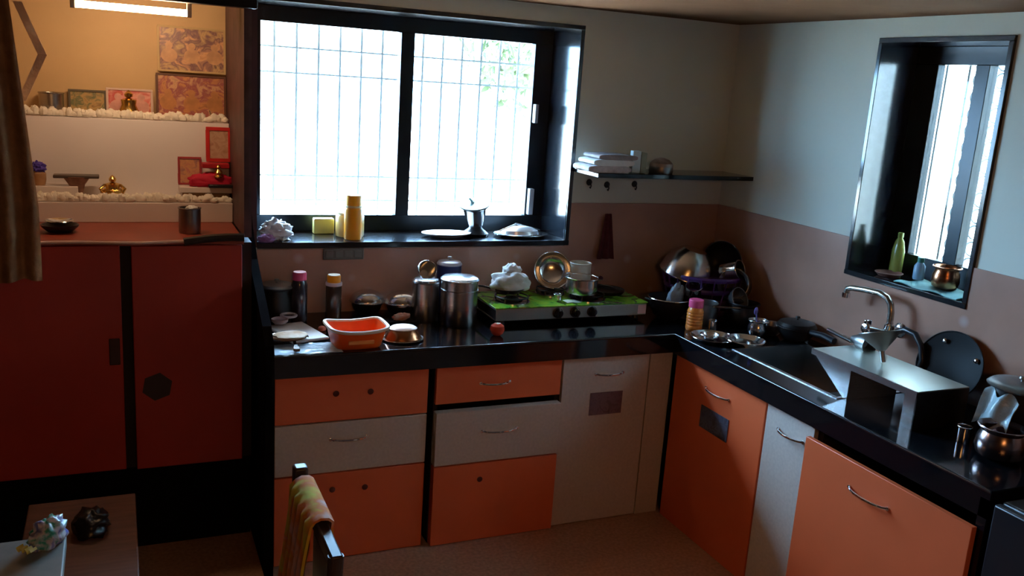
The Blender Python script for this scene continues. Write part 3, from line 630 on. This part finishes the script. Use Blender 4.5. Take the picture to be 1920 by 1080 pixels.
# black hose loop and big black pan
t = MB().tube([(-.06, -1.30, 1.04), (-.06, -1.34, 1.06), (-.06, -1.39, 1.055), (-.065, -1.43, 1.02), (-.07, -1.45, .97), (-.08, -1.44, .9), (-.09, -1.40, ZC+.012)], .012, 12).build('hose', blackp)
tag(t, 'black rubber hose looping down beside the tap', 'hose')
t = thing('griddle', 'big black round griddle leaning on tiles behind steel stand', 'griddle', (-.055, -1.56, Z+.125), rot=(0, math.radians(-74), 0)); t.scale = (.8, .88, .8)
MB().lathe([(0, 0), (.13, 0), (.155, .012), (.158, .012), (.135, -.006), (0, -.006)], seg=48).build('plate', mat('seasoned_iron', (.008, .006, .006), .5, spec=.15), t)
MB().ring((0, 0, .012), .157, .003, 48).build('rim', blackm, t)
MB().lathe([(.01, 0), (.012, .008), (.006, .012), (0, .012)], (.1, .06, .004), 12).build('glint_stud', chrome, t)  # chrome studs put in as highlights on the dark iron
MB().lathe([(.01, 0), (.012, .008), (.006, .012), (0, .012)], (.06, -.11, .004), 12).build('glint_stud', chrome, t)
# vessels at right edge
t = vessel('stock_pot', 'dark pot under the lidded pot at the right frame edge', 'pot', (-.21, -1.95, Z), .10, .085, soot)
t = vessel('lidded_pot', 'dark pot with flared dull lid right of the stand', 'pot', (-.21, -1.955, Z+.088), .085, .10, soot); lid(t, .098, .102, steel_d, .012)
b = MB(); b.sheet(lambda u, v: (-.30-.035*v+.01*math.sin(u*9), -1.90+.0-.12*u, Z+.175-.10*v+.012*math.sin(u*11+v*5)), 16, 12, .002)
tag(b.build('plastic_bag', mat('milky_plastic', (.5, .65, .68), .25, var=.3, scale=15, bump=.4, bscale=25)), 'crumpled pale plastic bag hanging off the lidded pot', 'bag')
t = vessel('round_pot', 'round brownish steel pot at the right worktop end', 'pot', (-.36, -2.03, Z), .072, .10, mat('bronze_steel', (.35, .26, .25), .22, 1), 'pot')
vessel('steel_tumbler', 'small steel tumbler between stand and brownish round pot', 'tumbler', (-.36, -1.90, Z), .022, .05, steel)

# black appliance beyond the worktop end
t = thing('mini_fridge', 'black low appliance standing past the right worktop end', 'fridge', (0, 0, 0))
MB().box(-.585, -.03, -2.80, -2.23, .02, .84).build('body', blackp, t, bevel=.008)
MB().box(-.615, -.588, -2.80, -2.23, .03, .835).build('door', blackp, t, bevel=.006)
for y in (-2.28, -2.75):
    for x in (-.55, -.07): MB().lathe([(.015, 0), (.015, .021)], (x, y, 0), 12).build('foot', blackp, t)
for z_ in (.62, .52): MB().lathe([(.008, 0), (.009, .006), (0, .008)], (-.616, -2.30, z_), 14, RY(-90)).build('glint_dot', chrome, t)  # chrome dots put in as small highlights on the black front

# ------------------------------------------------------------------ window sill things
ZS = WZ0+.001
t = thing('spray_bottle', 'tall orange plastic bottle on the wide window sill', 'bottle', (-1.885, .055, ZS))
MB().lathe([(0, 0), (.036, 0), (.039, .006), (.039, .13), (.036, .138), (.034, .14), (0, .14)], seg=32).build('body', yorange, t)
MB().lathe([(.037, .1405), (.037, .148), (.034, .150)], seg=32).build('neck_ring', mat('cream_yellow', (.9, .7, .35), .4), t)
MB().lathe([(.035, .150), (.035, .19), (.033, .194), (0, .194)], seg=32).build('cap', mat('yellow_cap', (.95, .4, .01), .35), t)
t = thing('glass_jar', 'wide amber jar behind the tall orange bottle', 'jar', (-1.88, .135, ZS))
MB().lathe([(0, 0), (.06, 0), (.063, .006), (.063, .09), (.058, .098), (0, .1)], seg=32).build('body', mat('honey_jar', (.75, .45, .12), .3), t)
MB().lathe([(.06, .1), (.06, .108), (0, .109)], seg=32).build('lid', mat('honey_lid', (.8, .6, .3), .4), t)
t = thing('yellow_box', 'small yellow carton at the window sill behind orange bottle', 'box', (-1.985, .2, ZS))
MB().box(-.045, .045, -.02, .02, 0, .065).build('carton', mat('dull_yellow', (.6, .52, .15), .5), t, bevel=.003)
MB().box(-.043, .043, -.018, .018, .0655, .068).build('lid', mat('dull_yellow', (.6, .52, .15), .5), t)
t = thing('oval_plate', 'white oval plate on the wide window sill', 'plate', (-1.435, .10, ZS))
MB().lathe([(0, 0), (.07, 0), (.118, .016), (.116, .019), (.07, .004), (0, .004)], seg=44, sy=.62).build('dish', white, t)
MB().lathe([(.114, .016), (.119, .019), (.114, .0195)], seg=44, sy=.62).build('rim', white, t)
t = thing('mortar', 'steel mortar tilted on black base on the window sill', 'mortar', (-1.28, .13, ZS)); t.scale = (1.3, 1.3, 1.15)
MB().lathe([(0, 0), (.045, 0), (.048, .01), (.025, .03), (.02, .045), (0, .045)], seg=28).build('base', blackm, t)
M_ = RY(-12) @ RX(14)
MB().lathe([(0, 0), (.03, 0), (.036, .03), (.042, .07), (.055, .085), (.052, .086), (.038, .07), (.03, .03), (0, .01)], (0, 0, .046), 32, M_).build('cup', steel, t)
MB().lathe([(.05, .084), (.056, .086), (.057, .092), (.04, .093), (0, .088)], (0, 0, .046), 32, M_).build('lip', mat('dark_green_lid', (.05, .09, .08), .4), t)
MB().tube([(.0, 0, .12), (-.03, .0, .155)], .006, 8).build('pestle', steel, t)
t = thing('covered_dish', 'steel plate with domed lid at the right sill end', 'plate', (-1.06, .09, ZS))
MB().lathe([(0, 0), (.09, 0), (.14, .012), (.139, .015), (.09, .004), (0, .004)], seg=44, sy=.6).build('dish', steel, t)
MB().lathe([(.09, .013), (.085, .03), (.05, .045), (.02, .05), (0, .05)], seg=40, sy=.6).build('cover', mat('white_steel', (.8, .85, .88), .25, .6), t)
MB().tube([(-.1, .03, .02), (.0, .06, .05), (.12, .05, .022)], .004, 8).build('ladle_handle', steel, t)
b = MB(); b.blob((0, 0, 0), .065, .05, .05, .3, 4, 2, 36, 22)
tag(b.build('plastic_bag', mat('clear_white_bag', (.8, .85, .9), .2, var=.15, bump=.5, bscale=30), ang=80), 'crumpled white plastic bag at the left sill end', 'bag', None, (-2.215, .06, ZS))
b = MB(); b.blob((0, 0, 0), .035, .03, .02, .2, 4, 6)
tag(b.build('purple_cloth', mat('lilac_cloth', (.35, .18, .42), .8), ang=80), 'small lilac cloth at the left sill corner', 'cloth', None, (-2.262, .005, ZS))

# right window sill
ZV = VZ0+.001
t = vessel('copper_pot', 'round copper pot on right window sill', 'pot', (.10, -1.345, ZV+.006), .052, .085, copper, 'pot')
b = MB(); b.sheet(lambda u, v: (.0+.16*u, -1.19-.3*v, ZV+.003+.004*math.sin(u*8+v*12)), 14, 22, .003)
tag(b.build('teal_cloth', mat('teal_cloth', (.25, .5, .5), .8, var=.35, scale=14)), 'teal and white cloth under the copper pot', 'cloth')
t = thing('oil_bottle', 'yellow-green flat bottle in the right window corner', 'bottle', (.14, -1.06, ZV))
MB().lathe([(0, 0), (.026, 0), (.03, .01), (.03, .10), (.02, .14), (.01, .155), (0, .155)], seg=28, sx=.7).build('body', mat('olive_oil', (.25, .28, .06), .2), t)
MB().lathe([(.012, .155), (.012, .175), (0, .176)], seg=16).build('cap', mat('olive_oil', (.25, .28, .06), .2), t)
t = thing('small_bottle', 'small teal bottle left of the copper pot', 'bottle', (.13, -1.19, ZV+.007))
MB().lathe([(0, 0), (.02, 0), (.022, .006), (.022, .055), (.012, .07), (0, .07)], seg=24).build('body', mat('blue_bottle', (.25, .4, .55), .2), t)
MB().lathe([(.013, .07), (.013, .09), (0, .091)], seg=16).build('cap', mat('teal_cap', (.05, .25, .22), .4), t)
t = thing('brown_tray', 'small brown dish at left of the right window sill', 'dish', (.075, -1.09, ZV))
MB().lathe([(0, 0), (.04, 0), (.055, .014), (.053, .015), (.038, .004), (0, .004)], seg=28).build('dish', mat('brown_clay', (.16, .07, .05), .5), t)
MB().ring((0, 0, .0145), .054, .002, 28).build('rim', MATS['brown_clay'], t)

# ------------------------------------------------------------------ shrine alcove: contents scaled toward the camera position, resulting coordinates baked in
t = thing('shrine_cabinet', 'dark red two-door shrine cabinet with wavy marble top', 'cabinet', (0, 0, 0))
MB().box(-3.304, -2.362, -0.298, 0.06, 0.3513, 1.2266).build('body', mat('dark_carcass2', (.02, .008, .007), .7), t)
MB().box(-3.304, -2.362, -0.2705, 0.06, 0, 0.3513).build('plinth', mat('black_plinth', (.004, .003, .003), .8, spec=.1), t)
for x0, x1, o_ in ((-3.30, -2.8249, 0), (-2.788, -2.401, -.012)):
    d = MB().box(x0, x1, -.32+o_, -.30, 0.3559, 1.222).build('door', redlam, t, bevel=.003)
    if o_:
        MB().lathe([(.055, 0), (.056, .003), (0, .004)], (-2.7097, -0.3299, 0.683), 6, RX(90) @ RZ(20)).build('sticker', mat('dark_grey_sticker', (.05, .03, .035), .5), d)
    else:
        MB().box(-2.8709, -2.8341, -0.3258, -0.3189, 0.7751, 0.8765).build('handle', mat('dark_handle', (.04, .012, .01), .5), d, bevel=.003)
N = 60
front = [(-3.304+0.9076*i/N, -.34-.012*math.sin(i/N*PI*4+.6)) for i in range(N+1)]
MB().prism(front+[(-2.3964, .06), (-3.304, .06)], 'z', 1.2275, 1.245).build('marble_top', redmar, t, smooth=False)
b = MB(); b.tube([(x, y-.003, 1.2386) for x, y in front[:48]], .006, 8); b.build('white_edge', mat('pale_edge', (.65, .45, .4), .3), t)
b = MB(); b.tube([(x, y-.012, 1.2386+.018*math.sin((i)/13*PI*.5)) for i, (x, y) in enumerate(front[46:])], .015, 8); b.build('black_edge', blackp, t)
# steps
t = thing('shrine_step', 'pale marble two-step altar inside the shrine alcove', 'altar', (0, 0, 0))
MB().box(-3.304, -2.3909, 0.052, 0.3054, 1.245, 1.3233).build('lower_step', pinkw, t, bevel=.002)
MB().box(-3.304, -2.3909, 0.181, 0.3054, 1.3233, 1.6412).build('upper_step', mat('greyish_marble', (.86, .82, .84), .3, var=.05, scale=3), t, bevel=.002)
MB().box(-3.2625, -2.9677, 0.0889, 0.181, 1.3233, 1.3786).build('block', pinkw, t, bevel=.002)
MB().box(-2.5945, -2.39, 0.0889, 0.181, 1.3602, 1.3832).build('block', pinkw, t, bevel=.002)
frm = mat('frill_white', (.85, .8, .7), .8, var=.1, bump=.3)
for nm, yy, zz, n_, amp, l_ in (('garland', 0.0658, 1.3252, 52, .012, 'white frilly garland along the lower altar step'), ('garland', 0.1902, 1.6431, 52, .012, 'white frilly garland along the upper altar step')):
    g = thing(nm, l_, 'garland', (0, 0, 0))
    rd = random.Random(int(zz*100))
    for i in range(n_):
        x = -3.1704+0.7648*i/(n_-1)
        MB().blob((x, yy+rd.uniform(-.006, .01), zz), .014+rd.random()*.006, .012, .012+rd.random()*.012, .25, 3, i, 12, 8).build('tuft', frm, g)
# pictures
def picture(label, x, z0, w_, h_, y, cols, frame=(.05, .03, .02), tilt=6, sc=14, fr=.008):
    t = thing('framed_picture', label, 'picture', (x, y, z0), rot=(math.radians(-tilt), 0, 0))
    fm = mat('frame_%d' % (hash(frame) % 999), frame, .5)
    b = MB(); b.box(-w_/2, w_/2, 0, .012, 0, fr).box(-w_/2, w_/2, 0, .012, h_-fr, h_).box(-w_/2, -w_/2+fr, 0, .012, fr, h_-fr).box(w_/2-fr, w_/2, 0, .012, fr, h_-fr)
    b.build('frame', fm, t, bevel=.001)
    MB().box(-w_/2+fr, w_/2-fr, .004, .009, fr, h_-fr).build('print', ramp_mat('print_'+label[:12], cols, sc, .35, 1.2), t, smooth=False)
    if w_ > .16:
        fg = mat('print_figure_'+label[:12], cols[1], .4, var=.3, scale=20); n_ = 3 if w_ > .2 else 2
        for k in range(n_):
            cx = -w_/2+w_*(k+.5)/n_; s_ = w_/n_*.36
            b = MB(); b.lathe([(s_, 0), (s_, .0012), (0, .0013)], (cx, .0038, h_*.36), 20, RX(90), 1, .9); b.lathe([(s_*.45, 0), (s_*.45, .0014), (0, .0015)], (cx, .0038, h_*.36+s_*1.25), 16, RX(90))
            b.build('printed_figure', fg, t)
picture('large brown deity print, lower of two at alcove right', -2.53, 1.6449, 0.2764, 0.1843, 0.2731, [(.25, .1, .05), (.55, .25, .1), (.3, .08, .1), (.6, .35, .2), (.08, .06, .05)], (.12, .05, .03), 4, 22)
picture('large orange deity print, upper of two at alcove right', -2.5254, 1.8366, 0.2672, 0.1843, 0.287, [(.5, .25, .12), (.7, .4, .22), (.2, .1, .12), (.6, .4, .2), (.1, .05, .07)], (.55, .4, .2), 2, 18)
picture('pink and red print in middle of upper altar step', -2.7696, 1.6449, 0.1751, 0.1152, 0.2593, [(.6, .12, .1), (.7, .35, .3), (.5, .06, .06), (.7, .4, .15)], (.6, .45, .4), 8, 20)
picture('small brown and green print left of the pink print', -2.9262, 1.6449, 0.1382, 0.1014, 0.2685, [(.2, .12, .05), (.45, .3, .12), (.12, .14, .07), (.6, .4, .2)], (.1, .08, .05), 8, 30)
picture('tall narrow red-framed print at right of the altar', -2.4333, 1.4827, 0.1014, 0.1428, 0.1534, [(.4, .2, .12), (.55, .35, .25), (.3, .1, .06)], (.55, .02, .02), 4, 26, .014)
picture('small square deity print left of the red altar cloth', -2.5485, 1.3842, 0.0921, 0.1152, 0.1626, [(.45, .12, .15), (.6, .3, .15), (.15, .04, .15)], (.35, .04, .05), 8, 30)
picture('low wide print under the red altar cloth', -2.4886, 1.3252, 0.1843, 0.0332, 0.1211, [(.1, .07, .05), (.45, .25, .12), (.2, .18, .16)], (.3, .16, .1), 0, 30, .003)
tag(MB().box(-0.0967, 0.0967, 0, 0.1474, 0, 0.0184).build('altar_shelf', mat('deep_red', (.45, .01, .02), .5), bevel=.003), 'red board across the top of small altar niche', 'board', None, (-2.4517, 0.0981, 1.4616))
bpy.data.objects['altar_shelf'].scale = (.55, .4, 1)
b = MB(); b.blob((0, 0, 0), .085, .03, .035, .2, 3, 3)
tag(b.build('red_cloth', mat('crimson_cloth', (.6, .01, .05), .7, var=.2), ang=80), 'crimson cloth folded on the small altar block', 'cloth', None, (-2.4701, 0.1165, 1.3842))
t = thing('gold_idol', 'tiny gold figure on the crimson altar cloth', 'figurine', (-2.4425, 0.0981, 1.4247))
MB().lathe([(.018, 0), (.02, .004), (.014, .01), (.017, .02), (.012, .028), (.008, .034)], seg=16).build('body', brass, t)
MB().lathe([(0, .034), (.008, .037), (.01, .043), (.006, .05), (0, .055)], seg=14).build('head', brass, t)
tag(MB().box(-0.0507, 0.0507, -0.0184, 0.0184, 0, 0.0129).build('black_tray', blackp, bevel=.003), 'flat black incense tray before the crimson cloth', 'tray', None, (-2.4333, 0.0796, 1.3851))
# idols in the middle
t = thing('gold_idol', 'seated gold figure on the lower altar step', 'figurine', (-2.8433, 0.1211, 1.3243))
MB().box(-0.0461, 0.0461, -0.0276, 0.0276, 0, 0.0147).build('pedestal', brass, t, bevel=.004)
MB().blob((0, 0, .016), .045, .026, .022, .12, 4, 1, 24, 14).build('legs', brass, t)
MB().lathe([(.03, .03), (.026, .05), (.03, .064), (.012, .07)], seg=18, sy=.7).build('torso', brass, t)
MB().lathe([(0, .068), (.012, .074), (.014, .084), (.008, .094), (0, .1)], seg=16).build('head', brass, t)
for s_ in (-1, 1): MB().tube([(.028*s_, 0, .06), (.045*s_, -.01, .045), (.035*s_, -.022, .032)], .006, 8).build('arm', brass, t)
t = thing('gold_idol', 'gold figure with raised halo on the upper altar step', 'figurine', (-2.7742, 0.2179, 1.6422)); t.scale = (1.5, 1.2, 1.35)
MB().box(-0.0369, 0.0369, -0.0184, 0.0184, 0, 0.0129).build('pedestal', mat('red_base', (.5, .02, .02), .5), t, bevel=.003)
MB().lathe([(.024, .014), (.026, .02), (.018, .04), (.02, .055), (.008, .06)], seg=18).build('body', brass, t)
MB().lathe([(0, .058), (.01, .064), (.011, .072), (0, .084)], seg=14).build('head', brass, t)
t = thing('wooden_stand', 'small flared stand with dark plate on lower altar step', 'stand', (-2.9723, 0.1257, 1.3243))
MB().lathe([(.02, 0), (.028, .006), (.022, .03), (.03, .06), (.05, .09), (0, .092)], seg=24, sy=.7).build('foot', mat('carved_brown', (.35, .18, .12), .5, var=.5, scale=30), t)
MB().box(-0.0811, 0.0811, -0.0276, 0.0276, 0.0857, 0.0977).build('tray', mat('dark_tray', (.08, .06, .05), .4), t, bevel=.003)
t = thing('incense_jar', 'small brown jar with blue flowers at altar left', 'jar', (-3.1059, 0.1303, 1.3796))
MB().lathe([(0, 0), (.024, 0), (.028, .02), (.028, .045), (.02, .055), (0, .055)], seg=22).build('body', mat('tan_jar', (.45, .25, .12), .4, var=.3, scale=25), t)
MB().blob((0, 0, .05), .028, .026, .024, .3, 4, 2).build('flowers', mat('violet_flower', (.08, .05, .4), .7), t)
t = vessel('steel_tumbler', 'steel tumbler at left of the upper altar step', 'tumbler', (-3.0552, 0.2547, 1.6422), .045, .085, steel_b)
t = vessel('steel_tumbler', 'steel tumbler standing on the red marble top', 'tumbler', (-2.5761, -0.1876, 1.2459), .04, .095, steel_d, wall=.002); 
MB().blob((.008, 0, .085), .022, .02, .012, .2, 3, 2).build('contents', white, t)
t = thing('offering_bowl', 'dark low bowl with steel dish on red marble top', 'bowl', (-3.023, -0.1599, 1.2459))
MB().lathe([(0, 0), (.04, 0), (.062, .02), (.064, .028), (.06, .028), (.04, .008), (0, .008)], seg=32).build('body', blackm, t)
MB().lathe([(0, .03), (.03, .03), (.05, .042), (.048, .044), (.03, .034), (0, .034)], seg=28).build('steel_dish', steel, t)
# tube light
t = thing('tube_light', 'glowing warm tube light under the alcove lintel', 'lamp', (0, 0, 0))
MB().box(-2.9585, -2.5623, -0.229, -0.1968, 2.0881, 2.1111).build('housing', mat('lamp_housing', (.7, .55, .4), .4), t, bevel=.003)
MB().tube([(-2.94, -0.206, 2.0522), (-2.5761, -0.206, 2.0522)], .012, 16).build('tube', mat('warm_tube', (1, .8, .6), .4, emit=(1, .64, .36), es=80), t)
for x in (-2.9493, -2.5696): MB().box(x-.008, x+.008, -0.2198, -0.1922, 2.0374, 2.089).build('lamp_holder', mat('lamp_holder', (.6, .5, .4), .4), t, bevel=.002)

# ------------------------------------------------------------------ curtain
cur = mat('brown_curtain', (.4, .22, .11), .95, var=.25, scale=25, bump=.3, bscale=80)
b = MB()
def cf(u, v):
    z = 2.205-1.09*v; xr = -3.140+.068*min(1, v*1.3); x = -3.42+(xr+3.42)*u
    return (x, -.385+.018*math.sin(u*30+v*1.5)*(0.6+.4*v)-.02*v, z+.01*math.sin(u*9))
b.sheet(cf, 60, 30, .004)
t = thing('curtain', 'brown cloth curtain with tie straps at the left edge', 'curtain', (0, 0, 0)); b.build('fabric', cur, t, ang=80)
b = MB(); b.sheet(lambda u, v: [(-3.135+.07*v+.028*u, -.17-.01*math.sin(3*v), 2.045-.175*v), ][0], 4, 12, .003); b.build('strap', mat('light_strap', (.6, .4, .26), .9, bump=.3), t)
b = MB(); b.sheet(lambda u, v: (-3.065-.073*v+.028*u, -.175+.01*math.sin(3*v), 1.876-.165*v), 4, 12, .003); b.build('strap', MATS['light_strap'], t)
MB().tube([(-4.19, -.385, 2.215), (-3.12, -.385, 2.215)], .009, 10).build('rod', blackm, t)

# ------------------------------------------------------------------ chair, towel, bench, table
t = thing('dining_chair', 'dark wooden chair with towel over its backrest', 'chair', (0, 0, 0))
XR = -2.44
for y in (-1.765, -2.15):
    MB().tube([(XR-.02, y, 0), (XR-.02, y, .45), (XR, y, .93)], .017, 12).build('leg', darkwood, t)
    MB().tube([(XR-.42, y, 0), (XR-.42, y, .43)], .017, 12).build('leg', darkwood, t)
MB().box(XR-.017, XR+.017, -1.775, -1.74, .90, .955).build('finial', darkwood, t, bevel=.006)
MB().box(XR-.013, XR+.013, -2.165, -1.775, .90, .935).build('top_rail', darkwood, t, bevel=.004)
MB().box(XR-.012, XR+.008, -2.15, -1.98, .50, .90).build('back_panel', darkwood, t, bevel=.003)
MB().box(XR-.016, XR+.004, -1.98, -1.765, .60, .66).build('slat', darkwood, t, bevel=.003)
MB().box(XR-.44, XR, -2.17, -1.745, .43, .465).build('seat', darkwood, t, bevel=.006)
def tf(u, v):
    y = -1.80-.235*u; s_ = v*.62-.12          # path length over the rail
    wob = .006*math.sin(u*17+v*7)
    if s_ < 0: x, z = XR+.021+wob*.5, .938+s_*1.0
    elif s_ < .06: a = s_/.06*PI; x, z = XR+.021*math.cos(a), .938+.012*math.sin(a)
    else: x, z = XR-.023-.10*(s_-.06)-abs(wob)*1.6, .938-(s_-.06)
    return (x, y+.02*math.sin(v*3)*(u-.5), z)
tw = ramp_mat('checked_towel', [(.6, .16, .12), (.7, .45, .38), (.7, .2, .03), (.6, .55, .05), (.7, .3, .04)], 9, .95, .6)
b = MB(); b.sheet(tf, 20, 40, .006)
tag(b.build('towel', tw, ang=80), 'pink, orange and yellow towel draped over chair back', 'towel')
t = thing('dining_table', 'grey-topped table corner at the lower left', 'table', (0, 0, 0))
MB().box(-3.75, -2.963, -2.75, -1.56, .72, .75).build('tabletop', mat('grey_tabletop', (.2, .18, .145), .6, var=.2, scale=20), t, bevel=.004)
for x in (-3.70, -3.02):
    for y in (-2.70, -1.62): MB().box(x-.025, x+.025, y-.025, y+.025, 0, .72).build('leg', darkwood, t, bevel=.003)
t = thing('snack_packet', 'crumpled green, white and blue packet on table corner', 'packet', (-3.0, -1.60, .7505), .9)
MB().blob((0, 0, 0), .05, .03, .04, .25, 3, 7, 32, 20).build('pouch', ramp_mat('packet_print', [(.03, .25, .15), (.05, .35, .25), (.6, .6, .65), (.1, .15, .5), (.5, .25, .15)], 26, .25, .8), t, ang=80)
MB().sheet(lambda u, v: (-.055-.02*v, -.02+.04*u, .02+.006*math.sin(u*20)), 12, 4, .001).build('seal', mat('yellow_seal', (.7, .65, .15), .4), t)
t = thing('bench', 'brown wooden bench beyond the table corner', 'bench', (0, 0, 0))
MB().box(-3.12, -2.80, -1.45, -.735, .42, .45).build('seat', brownwood, t, bevel=.004)
for x in (-3.09, -2.83):
    for y in (-1.41, -.77): MB().box(x-.02, x+.02, y-.02, y+.02, 0, .42).build('leg', darkwood, t, bevel=.002)
tag(MB().blob((0, 0, 0), .05, .06, .045, .25, 3, 2).build('dark_pouch', blackp, ang=80), 'small black pouch on the brown bench', 'pouch', None, (-2.93, -.98, .451))
